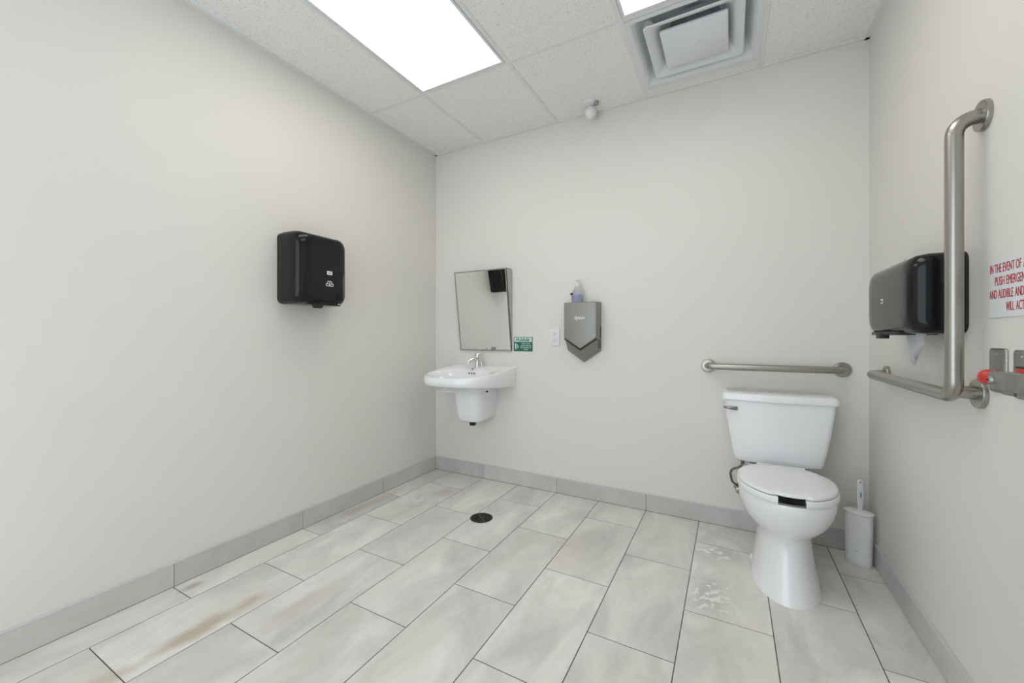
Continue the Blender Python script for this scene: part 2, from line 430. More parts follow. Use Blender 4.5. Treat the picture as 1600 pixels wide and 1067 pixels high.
ya, yb, za, zb = 1.315, 1.640, 1.285, 1.680
t = thing('paper_towel_dispenser', 'glossy black paper towel dispenser mounted on the left wall', 'dispenser', (XL, (ya+yb)/2, za))
b = new(); dispenser_shell(b, XL, 1, ya, yb, za, zb, [(0, .003, .03), (.036, .003, .03)])
obj('back_shell', b, M['black_matte'], t)
b = new(); dispenser_shell(b, XL, 1, ya, yb, za, zb, [(.036, .006, .03), (.0385, .0, .032), (.10, .0, .040), (.135, .003, .044), (.155, .009, .048), (.170, .020, .05), (.177, .034, .05), (.180, .055, .04), (.181, .09, .03)])
cv = obj('cover', b, M['black'], t, angle=60)
lettering('TORK', (XL+.1815, 1.497, 1.462), (0, 1, 0), (0, 0, 1), .0085, M['black_matte'], cv, width=.024, bold=.02)
obj('badge', bx(XL+.1802, XL+.1812, 1.492, 1.526, 1.457, 1.477, bev=.0003, seg=1), M['ink_white'], cv)
b = new(); px = XL+.1820                                     # hand-and-towel pictogram in outline
def strip(bm, x, y0, z0, y1, z1, w=.0032, dx=.0006, nrm='x'):
    d = Vector((0, y1-y0, z1-z0)).normalized(); n = Vector((0, -d.z, d.y))*w/2
    a, c = Vector((x, y0, z0)), Vector((x, y1, z1)); e = Vector((dx, 0, 0))
    loft(bm, [[a-n, a+n, a+n+e, a-n+e], [c-n, c+n, c+n+e, c-n+e]])
cyy, czz = 1.509, 1.406
for s in ((-.012, .014, .012, .014), (-.012, .014, -.012, -.004), (.012, .014, .012, -.004), (-.022, -.012, .022, -.012), (-.022, -.012, -.022, .0), (.022, -.012, .022, .0),
          (-.022, .0, -.012, .002), (.022, .0, .012, .002), (0, .009, 0, -.006), (-.005, -.002, 0, -.008), (.005, -.002, 0, -.008)):
    strip(b, px-.0008, cyy+s[0], czz+s[1], cyy+s[2], czz+s[3])
obj('pictogram', b, M['ink_white'], cv, smooth=False)
b = new(); box(b, XL+.10, XL+.168, 1.400, 1.592, za-.001, za+.018, bev=.004)
lip = obj('dispensing_lip', b, M['black'], t)
b = new(); lathe(b, (XL+.168, 1.578, za+.010), (1, 0, 0), [(0, .005), (.002, .005), (.003, .003)], 14)
obj('lock', b, M['chrome'], lip)
b = new()
loft(b, [[Vector((XL+x, y, z)) for x, y in ((.150, 1.415), (.176, 1.415), (.176, 1.415+w), (.150, 1.415+w))] for z, w in ((za+.004, .062),)] +
        [[Vector((XL+x, y, za-.020)) for x, y in ((.155, 1.424), (.172, 1.424), (.172, 1.468), (.155, 1.468))]])
obj('feed_lever', b, M['black_matte'], t)
key(t, XL+.06, 1.53, zb+.006)

ya, yb, za, zb = 1.690, 2.150, 1.117, 1.368
t = thing('toilet_paper_dispenser', 'wide black jumbo toilet paper dispenser on the right wall behind the vertical grab bar', 'dispenser', (XR, (ya+yb)/2, za))
b = new(); dispenser_shell(b, XR, -1, ya, yb, za, zb, [(0, .002, .03), (.028, .002, .03)])
obj('back_shell', b, M['black_matte'], t)
b = new(); dispenser_shell(b, XR, -1, ya, yb, za, zb, [(.028, .004, .03), (.030, 0, .032), (.080, 0, .034), (.105, .004, .04), (.118, .012, .045), (.127, .024, .05), (.130, .04, .05), (.1305, .07, .04)])
cv = obj('cover', b, M['black'], t, angle=60)
obj('badge', bx(XR-.1315, XR-.1303, 1.940, 1.963, 1.230, 1.246, bev=.0003, seg=1), M['sign_white'], cv)
lettering('TORK', (XR-.1318, 1.960, 1.2345), (0, -1, 0), (0, 0, 1), .006, M['black_matte'], cv, width=.017, bold=.02)
b = new(); box(b, XR-.120, XR-.02, 1.83, 2.12, za-.003, za+.01, bev=.003)
lip = obj('dispensing_lip', b, M['black_matte'], t)
b = new(); box(b, XR-.128, XR-.10, 1.985, 2.035, za-.016, za+.004, bev=.003); obj('feed_lever', b, M['black_matte'], t)
b = new(); lathe(b, (XR-.119, 2.075, za+.001), (-1, 0, 0), [(0, .004), (.003, .004)], 12); obj('lock', b, M['chrome'], lip)
key(t, XR-.05, 2.00, zb+.006)
# hanging end of tissue
b = new(); rows = 10; cc = 12; grid = []
for i in range(rows+1):
    f = i/rows; w = (1-f)**.7*.100+.008; z = za+.004-f*.105; row = []
    for j in range(cc+1):
        g = j/cc-.5
        row.append(b.verts.new((XR-.072+.010*sin(j*1.5+f*3)*(1-.4*f), 1.838+.018*f+g*w*2*.62, z+.008*cos(j*1.1)*f+.01*abs(g))))
    grid.append(row)
for i in range(rows):
    for j in range(cc): b.faces.new((grid[i][j], grid[i][j+1], grid[i+1][j+1], grid[i+1][j]))
bmesh.ops.solidify(b, geom=list(b.faces), thickness=.0008)
tp = obj('tissue', b, M['tissue'], None, angle=70); tag(tp, 'white torn tissue end hanging under the black jumbo dispenser', 'tissue'); rebase(tp, (XR-.072, 1.84, za))

# ------------------------------------------------------------------ grab bars
def flange(parent, o, d, r=.039):
    b = new(); lathe(b, o, d, [(0, r), (.008, r), (.0115, r-.0015), (.013, r-.005), (.0125, .020)], 40)
    f = obj('flange', b, M['steel'], parent)
    return f
t = thing('grab_bar', 'straight horizontal steel grab bar on the back wall above the toilet tank', 'grab bar', (.198, YB, .935))
xa, xb, zg, dg_ = -.115, .512, .935, .058
b = new(); tube(b, fillet([(xa, YB, zg), (xa, YB-dg_, zg), (xb, YB-dg_, zg), (xb, YB, zg)], .030, 10), .0185, 26); obj('rail', b, M['steel'], t)
flange(t, (xa, YB, zg), (0, -1, 0)); flange(t, (xb, YB, zg), (0, -1, 0))

t = thing('grab_bar', 'L-shaped steel grab bar with a tall vertical leg on the right wall', 'grab bar', (XR, 1.62, .943))
dX = XR-.062; yv = 1.605; zl = .938; zt = 1.722
b = new(); tube(b, fillet([(XR, yv, zt), (dX, yv, zt), (dX, yv, zl), (dX, 2.388, zl), (XR, 2.388, zl)], .045, 12), .0195, 32); obj('rail', b, M['steel'], t)
b = new(); tube(b, [(dX, yv+.014, zl+.014), (XR, yv+.020, zl+.010)], .0180, 28); obj('stub', b, M['steel'], t)
flange(t, (XR, yv, zt), (-1, 0, 0), .042); flange(t, (XR, yv+.020, zl+.010), (-1, 0, 0), .042); flange(t, (XR, 2.388, zl), (-1, 0, 0), .039)

# ------------------------------------------------------------------ emergency sign (right wall)
ys0, ys1, zs0, zs1 = 1.578, 1.312, 1.159, 1.312
t = thing('emergency_sign', 'white rectangular sign with red capital lettering on the right wall', 'sign', (XR, 1.445, zs0))
obj('panel', bx(XR-.003, XR, ys1, ys0, zs0, zs1, bev=.0006, seg=1), M['sign_white'], t, smooth=False)
for i, line in enumerate(((('IN THE EVENT OF', 1.573, 1.441), ('AN EMERGENCY', 1.433, 1.318)), (('PUSH', 1.551, 1.509), ('EMERGENCY', 1.501, 1.403), ('BUTTON', 1.395, 1.336)),
                          (('AND AUDIBLE', 1.576, 1.473), ('AND VISUAL SIGNAL', 1.465, 1.315)), (('WILL', 1.502, 1.469), ('ACTIVATE', 1.461, 1.386)))):
    for tx, a, c in line:
        lettering(tx, (XR-.0032, a, 1.2765-i*.0338), (0, -1, 0), (0, 0, 1), .0232, M['ink_red'], t, width=a-c)

# ------------------------------------------------------------------ steel plates (right wall)
def plate(y0, y1, z0, z1, label, red):
    t = thing('switch_plate', label, 'wall plate', (XR, (y0+y1)/2, z0), 'stainless plates under the emergency sign')
    b = new(); rings = []
    for d, ins in ((0, 0), (.003, 0), (.0055, .0015), (.0065, .004)):
        rings.append([Vector((XR-d, (y0+y1)/2+u, (z0+z1)/2+v)) for u, v in rrect((y1-y0)/2-ins, (z1-z0)/2-ins, .008, 5)])
    loft(b, rings); p = obj('plate', b, M['steel_plate'], t)
    b = new(); lathe(b, (XR-.0063, (y0+y1)/2, z1-.016), (-1, 0, 0), [(0, .0032), (.001, .003), (.0014, .001)], 12)
    obj('screw', b, M['chrome'], p)
    b = new(); lathe(b, (XR-.0063, (y0+y1)/2, z0+.016), (-1, 0, 0), [(0, .0032), (.001, .003), (.0014, .001)], 12); obj('screw', b, M['chrome'], p)
    if red:
        obj('button_surround', bx(XR-.009, XR-.006, 1.405, 1.450, 1.014, 1.036), M['black_matte'], t, smooth=False)
        obj('button', bx(XR-.012, XR-.008, 1.410, 1.444, 1.018, 1.032, bev=.001), M['red'], t)
plate(1.498, 1.574, .962, 1.078, 'plain stainless steel wall plate under the sign, left of two', False)
plate(1.392, 1.468, .957, 1.076, 'stainless steel plate with a small red button, at right edge of photo', True)

# ------------------------------------------------------------------ grey arm with red knob on a dark post
t = thing('locking_arm', 'grey metal arm with red push knob on a dark post at the right edge', 'metal arm', (.515, 1.12, 0))
b = new()
loft(b, [[Vector((.5+x, y, z)) for x, z in rect] for y, rect in (
    (1.286, ((.004, .999), (.030, .999), (.030, 1.029), (.004, 1.029))), (1.280, ((0, .995), (.034, .995), (.034, 1.033), (0, 1.033))),
    (1.19, ((-.002, .995), (.036, .995), (.036, 1.031), (-.002, 1.031))), (1.06, ((-.002, .996), (.036, .996), (.036, 1.031), (-.002, 1.031))))])
bmesh.ops.bevel(b, geom=list(b.edges), offset=.0025, segments=2, profile=.5, affect='EDGES')
arm = obj('arm', b, M['arm'], t)
b = new(); box(b, .498, .502, 1.185, 1.225, .989, .997); obj('hook_tab', b, M['arm'], arm)
b = new(); lathe(b, (.5, 1.270, 1.015), (-1, .25, 0), [(-.002, .0095), (.003, .009), (.004, .007)], 20); lk_ = obj('lock_cylinder', b, M['steel_plate'], arm)
b = new(); box(b, .4945, .4955, 1.265, 1.2755, 1.0135, 1.0165); obj('keyway', b, M['slot'], lk_)
b = new(); lathe(b, (.513, 1.280, 1.0175), (0, 1, 0), [(0, .010), (.012, .010), (.018, .0105), (.023, .0145), (.028, .0172), (.037, .0172), (.042, .015), (.044, .009)], 32)
obj('push_knob', b, M['red'], t, angle=50)
obj('post', bx(.5, .535, 1.06, 1.158, 0, .996, bev=.002), M['post'], t)

# ------------------------------------------------------------------ mirror
mx0, mx1, mz0, mz1 = -1.912, -1.444, .998, 1.612
db, dt = .014, .100
t = thing('tilted_mirror', 'rectangular steel-framed mirror tilted forward on the back wall above the sink', 'mirror', ((mx0+mx1)/2, YB, mz0))
def mp_(x, f, out): # point on tilted front plane at height fraction f, offset outwards
    z = mz0+(mz1-mz0)*f; d = db+(dt-db)*f
    n = Vector((0, -(mz1-mz0), -(dt-db))).normalized()
    return Vector((x, YB-d, z)) + n*out
b = new(); fw_ = .009
def slab(bm, xa, xb, fa, fb, o0, o1):
    A = [mp_(xa, fa, o0), mp_(xb, fa, o0), mp_(xb, fb, o0), mp_(xa, fb, o0)]; B = [mp_(xa, fa, o1), mp_(xb, fa, o1), mp_(xb, fb, o1), mp_(xa, fb, o1)]
    loft(bm, [A, B])
ff = fw_/(mz1-mz0)
slab(b, mx0, mx1, 0, ff, -.01, 0); slab(b, mx0, mx1, 1-ff, 1, -.01, 0); slab(b, mx0, mx0+fw_, ff, 1-ff, -.01, 0); slab(b, mx1-fw_, mx1, ff, 1-ff, -.01, 0)
obj('frame', b, M['steel_plate'], t, smooth=False)
b = new()
for xa, xb in ((mx0, mx0+.002), (mx1-.002, mx1)):
    loft(b, [[Vector((x, YB-.0005, mz0)), Vector((x, YB-db, mz0)), Vector((x, YB-dt, mz1)), Vector((x, YB-.0005, mz1))] for x in (xa, xb)])
loft(b, [[Vector((x, YB-.0005, mz1-.002)), Vector((x, YB-dt, mz1-.002)), Vector((x, YB-dt, mz1)), Vector((x, YB-.0005, mz1))] for x in (mx0, mx1)])
obj('side_panel', b, M['side_grey'], t, smooth=False)
b = new(); slab(b, mx0+fw_, mx1-fw_, ff, 1-ff, -.008, -.002); obj('glass', b, M['mirror'], t, smooth=False)
b = new(); slab(b, -1.618, -1.580, .002, .045, -.002, .004); obj('latch', b, M['dark_chrome'], t, smooth=False)

# ------------------------------------------------------------------ washbasin
SX = -1.700
t = thing('wall_sink', 'white wall-hung washbasin with half pedestal below the tilted mirror', 'sink', (SX, YB, .48))
ctl = [(.286, 0), (.287, .10), (.286, .20), (.279, .29), (.262, .37), (.228, .44), (.175, .492), (.095, .522), (0, .530)]
ctl = ctl + [(-x, y) for x, y in reversed(ctl[:-1])]
def catmull(P, n=5):
    out = []
    for i in range(len(P)-1):
        p0, p1, p2, p3 = P[max(i-1, 0)], P[i], P[i+1], P[min(i+2, len(P)-1)]
        for k in range(n):
            u = k/n
            out.append(tuple(.5*((2*p1[a]) + (-p0[a]+p2[a])*u + (2*p0[a]-5*p1[a]+4*p2[a]-p3[a])*u*u + (-p0[a]+3*p1[a]-3*p2[a]+p3[a])*u**3) for a in (0, 1)))
    out.append(P[-1]); return out
poly = catmull(ctl, 6)
CY = .26
NS = 96
def radial(poly, ang):
    """distance from (0, CY) to the closed outline (wall line closes it)"""
    dx, dy = cos(ang), sin(ang); best = None
    P = poly+[poly[0]]
    for (ax, ay), (bx_, by) in zip(P[:-1], P[1:]):
        ex, ey = bx_-ax, by-ay; den = dx*ey-dy*ex
        if abs(den) < 1e-12: continue
        tt = ((ax)*ey-(ay-CY)*ex)/den; u = ((ax)*dy-(ay-CY)*dx)/den
        if tt > 0 and -1e-6 <= u <= 1+1e-6 and (best is None or tt < best): best = tt
    return best
angs = [2*pi*i/NS for i in range(NS)]; rad_ = [radial(poly, a) for a in angs]
def ztop(d): return .884-.058*(d/.53)
def zbot(d): return .732+.040*(d/.53)
def sring(s, zf, clamp=True):
    out = []
    for a, r in zip(angs, rad_):
        x, y = cos(a)*r*s, CY+sin(a)*r*s
        if clamp:
            wall = CY+sin(a)*r
            if wall < .012: y = .0006; x = cos(a)*r*(1-(1-s)*.5)
        out.append(Vector((SX+x, YB-y, zf(y, s))))
    return out
b = new()
rings = [sring(.30, lambda d, s: .712, False), sring(.55, lambda d, s: .716, False), sring(.72, lambda d, s: .730, False), sring(.84, lambda d, s: zbot(d)+.002, False),
         sring(.93, lambda d, s: zbot(d)-.004), sring(.965, lambda d, s: zbot(d)+.001), sring(.988, lambda d, s: zbot(d)+.012), sring(1.0, lambda d, s: zbot(d)*.62+ztop(d)*.38),
         sring(.998, lambda d, s: ztop(d)-.022), sring(.985, lambda d, s: ztop(d)-.008), sring(.962, lambda d, s: ztop(d)-.001), sring(.93, lambda d, s: ztop(d))]
bc = .328
def basin(hx, hy, z, zf=None):
    out = []
    for a in angs:
        p = 2.5; c, s_ = cos(a), sin(a)
        k = (abs(c/hx)**p+abs(s_/hy)**p)**(-1/p)
        out.append(Vector((SX+c*k, YB-(bc+s_*k), z if zf is None else zf(bc+s_*k))))
    return out
rings += [basin(.246, .180, 0, lambda d: ztop(d)-.002), basin(.232, .168, 0, lambda d: ztop(d)-.012), basin(.212, .152, 0, lambda d: ztop(d)-.045), basin(.18, .125, .785), basin(.12, .08, .745), basin(.03, .025, .738)]
loft(b, rings); obj('basin', b, M['porcelain'], t, angle=75)
b = new()
for dx in (-.022, 0, .022):
    lathe(b, (SX+dx+.01, YB-.180, .834), (0, -1, .35), [(0, .0055), (.0022, .0055)], 12)
obj('overflow_hole', b, M['slot'], t)
b = new(); lathe(b, (SX+.005, YB-.163, .8645), (0, -.3, 1), [(0, .008), (.0012, .0075)], 16); obj('maker_mark', b, M['arm'], t)
# half pedestal shroud
b = new(); rings = []
for z, hx, dp, rd in ((.745, .124, .262, .07), (.70, .122, .262, .07), (.62, .118, .256, .07), (.54, .112, .246, .07), (.507, .106, .236, .065), (.492, .096, .222, .06), (.486, .080, .200, .05)):
    out = []
    for u, v in rrect(hx, dp/2, rd, 8):
        y = v+dp/2
        if y < dp*.25: u = math.copysign(hx, u) if abs(u) > hx-rd*1.001 else u; y = max(0.0006, y if abs(u) < hx-rd else 0.0006)
        out.append(Vector((SX+u, YB-y, z-(.012*y/.26 if z < .51 else 0))))
    rings.append(out)
loft(b, rings); bmesh.ops.remove_doubles(b, verts=b.verts, dist=.00005); obj('pedestal_shroud', b, M['porcelain'], t, angle=60)
b = new(); lathe(b, (SX+.012, YB-.17, .49), (0, 0, -1), [(0, .016), (.022, .016), (.022, .023), (.034, .024), (.042, .022), (.044, .014)], 24); obj('trap_cap', b, M['black_matte'], t)
b = new(); box(b, SX+.138, SX+.165, YB-.200, YB-.16, .722, .748, bev=.003); lathe(b, (SX+.15, YB-.19, .722), (0, 0, -1), [(0, .009), (.018, .009)], 12); obj('mounting_bolt', b, M['black_matte'], t)

t = thing('faucet', 'small chrome single-lever faucet standing on the back of the white sink', 'faucet', (SX, YB-.085, .876))
fy = YB-.085
b = new(); lathe(b, (SX, fy, .872), (0, 0, 1), [(0, .027), (.006, .027), (.010, .023), (.035, .021), (.07, .020), (.078, .019)], 28); obj('body', b, M['chrome'], t)
b = new(); tube(b, [(SX, fy-.002, .938), (SX-.004, fy-.045, .936), (SX-.008, fy-.09, .928), (SX-.010, fy-.118, .916)], [.018, .0165, .015, .013], 18)
lathe(b, (SX-.010, fy-.108, .918), (0, -.1, -1), [(0, .010), (.016, .010)], 14); obj('spout', b, M['chrome'], t)
b = new(); lathe(b, (SX, fy, .950), (0, 0, 1), [(0, .019), (.010, .0205), (.022, .018), (.03, .012)], 24)
loft(b, [[Vector((SX+u, fy+y+v*.3, z+v)) for u, v in rrect(w, .004, .003, 3)] for y, z, w in ((.0, .968, .012), (.010, .980, .011), (.016, .992, .010), (.018, 1.003, .008))]); obj('lever', b, M['chrome'], t)
b = new(); tube(b, [(SX+.028, fy+.01, .874), (SX+.028, fy+.01, .905)], .003, 8); lathe(b, (SX+.028, fy+.01, .902), (0, 0, 1), [(0, .006), (.006, .008), (.010, .006)], 14)
lathe(b, (SX+.028, fy+.01, .874), (0, 0, 1), [(0, .012), (.004, .011)], 16); obj('drain_rod', b, M['chrome'], t)

# ------------------------------------------------------------------ green sign
gx0, gx1, gz0, gz1 = -1.431, -1.274, .998, 1.104
t = thing('hygiene_sign', 'small green and pale PLEASE sign on the wall between mirror and outlet', 'sign', ((gx0+gx1)/2, YB, gz0))
obj('panel', bx(gx0, gx1, YB-.002, YB, gz0, gz1, bev=.0004, seg=1), M['ink_green'], t, smooth=False)
obj('header', bx(gx0+.004, gx1-.006, YB-.0026, YB-.0018, gz1-.037, gz1-.004), M['ink_pale'], t, smooth=False)
lettering('PLEASE', ((gx0+gx1)/2, YB-.0028, gz1-.031), (1, 0, 0), (0, 0, 1), .021, M['ink_green'], t, width=.108, bold=.02, align='CENTER')
for i, (tx, w) in enumerate((('WASH YOUR', .070), ('HANDS BEFORE', .088), ('RETURNING TO', .086), ('WORK', .036))):
    lettering(tx, (gx1-.056, YB-.0024, gz0+.052-i*.0143), (1, 0, 0), (0, 0, 1), .0085, M['ink_pale'], t, width=w, bold=.015, align='CENTER')
b = new()                                                # pictogram: two hands held together
def blob(bm, pts, y0=YB-.0026, y1=YB-.0018): loft(bm, [[Vector((x, y0, z)) for x, z in pts], [Vector((x, y1, z)) for x, z in pts]])
blob(b, [(gx0+.010, gz0+.058), (gx0+.017, gz0+.060), (gx0+.022, gz0+.050), (gx0+.024, gz0+.030), (gx0+.021, gz0+.012), (gx0+.016, gz0+.012), (gx0+.011, gz0+.030)])
blob(b, [(gx0+.024, gz0+.056), (gx0+.033, gz0+.050), (gx0+.041, gz0+.038), (gx0+.041, gz0+.030), (gx0+.033, gz0+.022), (gx0+.027, gz0+.022), (gx0+.034, gz0+.032), (gx0+.033, gz0+.040), (gx0+.027, gz0+.048)])
obj('pictogram', b, M['ink_pale'], t, smooth=False)

# ------------------------------------------------------------------ outlet
ox0, ox1, oz0, oz1 = -1.134, -1.062, 1.043, 1.166
t = thing('wall_outlet', 'white electrical outlet on the back wall left of the hand dryer', 'outlet', ((ox0+ox1)/2, YB, oz0))
obj('cover_plate', bx(ox0, ox1, YB-.006, YB, oz0, oz1, bev=.002), M['white_plastic'], t)
oc, ozc = (ox0+ox1)/2, (oz0+oz1)/2
rc = obj('receptacle', bx(oc-.017, oc+.017, YB-.0085, YB-.004, ozc-.034, ozc+.034, bev=.0012), M['white_metal'], t)
for dz in (-.020, .020):
    b = new()
    box(b, oc-.008, oc-.006, YB-.0088, YB-.008, ozc+dz-.002, ozc+dz+.007); box(b, oc+.006, oc+.008, YB-.0088, YB-.008, ozc+dz-.001, ozc+dz+.006)
    lathe(b, (oc, YB-.0082, ozc+dz-.007), (0, -1, 0), [(0, .0028), (.0007, .0028)], 10)
    obj('socket_slots', b, M['slot'], rc, smooth=False)
b = new(); box(b, oc-.010, oc-.001, YB-.0098, YB-.008, ozc-.004, ozc+.004); box(b, oc+.001, oc+.010, YB-.0098, YB-.008, ozc-.004, ozc+.004); obj('test_button', b, M['sign_white'], rc, smooth=False)

# ------------------------------------------------------------------ hand dryer
hc, hw = -.879, .113
t = thing('hand_dryer', 'grey V-shaped hand dryer on the back wall between the outlet and the toilet', 'hand dryer', (hc, YB, .93))
def pent(y, w, top, side, tip): return [Vector((hc-w, y, top)), Vector((hc+w, y, top)), Vector((hc+w, y, side)), Vector((hc, y, tip)), Vector((hc-w, y, side))]
b = new()
loft(b, [pent(YB, hw+.003, 1.338, 1.012, .932), pent(YB-.022, hw+.002, 1.338, 1.014, .934), pent(YB-.088, hw-.002, 1.336, 1.094, 1.021)])
bmesh.ops.bevel(b, geom=[e for e in b.edges], offset=.002, segments=2, profile=.5, affect='EDGES')
obj('body', b, M['dryer'], t)
b = new()
loft(b, [pent(YB-.091, hw-.0, 1.337, 1.098, 1.025), pent(YB-.098, hw-.0005, 1.337, 1.099, 1.026), pent(YB-.103, hw-.005, 1.332, 1.103, 1.031)])
bmesh.ops.bevel(b, geom=[e for e in b.edges], offset=.0015, segments=2, profile=.5, affect='EDGES')
fc = obj('front_cover', b, M['dryer'], t)
lettering('dyson', (hc-.002, YB-.1034, 1.222), (1, 0, 0), (0, 0, 1), .024, M['ink_white'], fc, width=.070, bold=.012, align='CENTER')
b = new()                                                 # air slots: dark bars under the V edge
for s in (-1, 1):
    A, B = Vector((hc+s*(hw-.001), YB-.090, 1.094)), Vector((hc, YB-.090, 1.0205))
    n = Vector((0, 0, .006))
    loft(b, [[A-n, A+Vector((0, -.004, -.006)), A+Vector((0, -.004, .003)), A+n*.6], [B-n, B+Vector((0, -.004, -.006)), B+Vector((0, -.004, .003)), B+n*.6]])
obj('air_slot', b, M['slot'], t, smooth=False)
b = new()
for i in range(7): box(b, hc+hw+.0005, hc+hw+.0035, YB-.060, YB-.014, 1.030+i*.009, 1.034+i*.009)
box(b, hc+hw, hc+hw+.0035, YB-.024, YB-.012, 1.10, 1.175)
obj('intake_grille', b, M['slot'], t, smooth=False)

# ------------------------------------------------------------------ sanitizer bottle
bcx, bcy, bz = -.915, YB-.048, 1.3375
t = thing('pump_bottle', 'clear pump bottle with a lavender label standing on the hand dryer', 'bottle', (bcx, bcy, bz))
def oval(w, d, z): return [Vector((bcx+cos(a)*w, bcy+sin(a)*d, z)) for a in [2*pi*i/28 for i in range(28)]]
b = new(); loft(b, [oval(.036, .022, bz), oval(.040, .026, bz+.004), oval(.041, .027, bz+.05), oval(.040, .026, bz+.066), oval(.034, .022, bz+.080), oval(.024, .017, bz+.092), oval(.015, .014, bz+.102), oval(.013, .013, bz+.112)])
obj('body', b, M['clear'], t, angle=70)
def ovl(w, d, z, a0, a1, n=14): return [Vector((bcx+cos(a0+(a1-a0)*i/n)*w, bcy+sin(a0+(a1-a0)*i/n)*d, z)) for i in range(n+1)]
b = new(); loft(b, [ovl(.0415, .0275, bz+.010, R(205), R(335)), ovl(.042, .028, bz+.052, R(205), R(335))], False, False, close=False)
bmesh.ops.solidify(b, geom=list(b.faces), thickness=.0005); obj('label', b, M['label'], t)
b = new(); lathe(b, (bcx, bcy, bz+.110), (0, 0, 1), [(0, .016), (.018, .015), (.020, .007), (.036, .005), (.038, .013), (.046, .014), (.049, .010)], 22)
tube(b, [(bcx, bcy, bz+.152), (bcx-.004, bcy-.030, bz+.150)], [.006, .004], 10); obj('pump', b, M['white_plastic'], t)
b = new(); box(b, bcx-.043, bcx-.025, bcy-.024, bcy-.018, bz+.052, bz+.066, bev=.002); obj('dark_spot', b, M['black_matte'], t)  # small dark block at the left shoulder of the bottle

# ------------------------------------------------------------------ toilet
CX = .218
t = thing('toilet', 'white two-piece toilet with lid down under the horizontal grab bar', 'toilet', (CX, 2.3, 0))
N = 64
def egg(hx, yf, yb, z, yw=None, pf=2.0, pb=2.2, cx=CX):
    """outline, front at yf (small y), back at yb, widest at yw"""
    yw = yw if yw is not None else yf+(yb-yf)*.55
    out = []
    for i in range(N):
        a = 2*pi*i/N; c, s = cos(a), sin(a)
        if s < 0: k = pf; L = yw-yf
        else: k = pb; L = yb-yw
        out.append(Vector((cx+math.copysign(abs(c)**(2/k), c)*hx, yw+math.copysign(abs(s)**(2/k), s)*L, z)))
    return out
b = new()
loft(b, [egg(.134, 1.985, 2.56, 0, 2.22), egg(.134, 1.987, 2.56, .006, 2.22), egg(.127, 2.000, 2.555, .03, 2.23), egg(.117, 2.022, 2.54, .09, 2.24), egg(.109, 2.042, 2.53, .15, 2.26),
         egg(.106, 2.055, 2.52, .20, 2.27), egg(.110, 2.058, 2.52, .23, 2.27), egg(.124, 2.046, 2.51, .252, 2.26), egg(.145, 2.022, 2.50, .275, 2.24), egg(.163, 1.995, 2.49, .305, 2.22),
         egg(.176, 1.973, 2.475, .345, 2.20), egg(.183, 1.960, 2.465, .385, 2.19), egg(.184, 1.957, 2.46, .412, 2.19), egg(.181, 1.960, 2.455, .421, 2.19),
         egg(.150, 1.992, 2.42, .421, 2.19), egg(.140, 2.005, 2.40, .405, 2.19), egg(.130, 2.02, 2.37, .34, 2.19), egg(.09, 2.07, 2.30, .26, 2.19), egg(.03, 2.15, 2.22, .235, 2.19)])
deck = new()
rr = []
for z, hx, y0, y1 in ((.20, .085, 2.44, 2.56), (.30, .10, 2.42, 2.60), (.38, .125, 2.40, 2.625), (.425, .135, 2.385, 2.64), (.434, .132, 2.388, 2.638)):
    rr.append([Vector((CX+u, (y0+y1)/2+v, z)) for u, v in rrect(hx, (y1-y0)/2, .04, 6)])
loft(b, rr)
deck.free()
bowl = obj('bowl', b, M['porcelain'], t, angle=60)
for s in (-1, 1):
    b = new(); lathe(b, (CX+s*.118, 2.33, .0), (0, 0, 1), [(0, .016), (.02, .015), (.028, .009), (.030, .002)], 16); obj('bolt_cap', b, M['porcelain'], bowl)
# tank
def tring(hx, yf, z, bow=.022, rad=.022):
    yb_ = 2.652; out = []
    for u, v in rrect(hx, (yb_-yf)/2, rad, 8):
        y = (yf+yb_)/2+v
        if v < 0: y += bow*(u/hx)**2*(-v/((yb_-yf)/2))
        out.append(Vector((CX-.005+u, y, z)))
    res = []                                   # subdivide between the corner arcs so the bow is smooth
    for i, p in enumerate(out):
        q = out[(i+1) % len(out)]; res.append(p)
        if i % 9 == 8:
            for k in range(1, 10):
                r = p.lerp(q, k/10)
                if i == 26: r.y = yf+bow*((r.x-(CX-.005))/hx)**2
                res.append(r)
    return res
b = new()
loft(b, [tring(.166, 2.500, .437, .016), tring(.184, 2.480, .441, .018), tring(.193, 2.465, .452, .018), tring(.198, 2.458, .475, .02), tring(.210, 2.452, .54, .02), tring(.221, 2.446, .61, .02), tring(.231, 2.442, .68, .02), tring(.237, 2.438, .73, .02), tring(.240, 2.436, .768, .02)])
tank = obj('tank', b, M['porcelain'], t, angle=50)
b = new(); loft(b, [tring(.241, 2.435, .7685, .022), tring(.250, 2.427, .770, .022), tring(.252, 2.425, .775, .022), tring(.249, 2.428, .800, .022), tring(.245, 2.433, .806, .022), tring(.237, 2.442, .8085, .022)])
obj('tank_lid', b, M['porcelain'], t, angle=50)
b = new(); yl = 2.450
lathe(b, (CX-.192, yl+.004, .727), (0, -1, 0), [(0, .011), (.006, .011), (.010, .008)], 18)
tube(b, [(CX-.190, yl-.008, .727), (CX-.210, yl-.012, .728), (CX-.228, yl-.012, .730), (CX-.250, yl-.010, .731)], [.0085, .009, .007, .005], 14)
obj('flush_lever', b, M['dark_chrome'], tank)
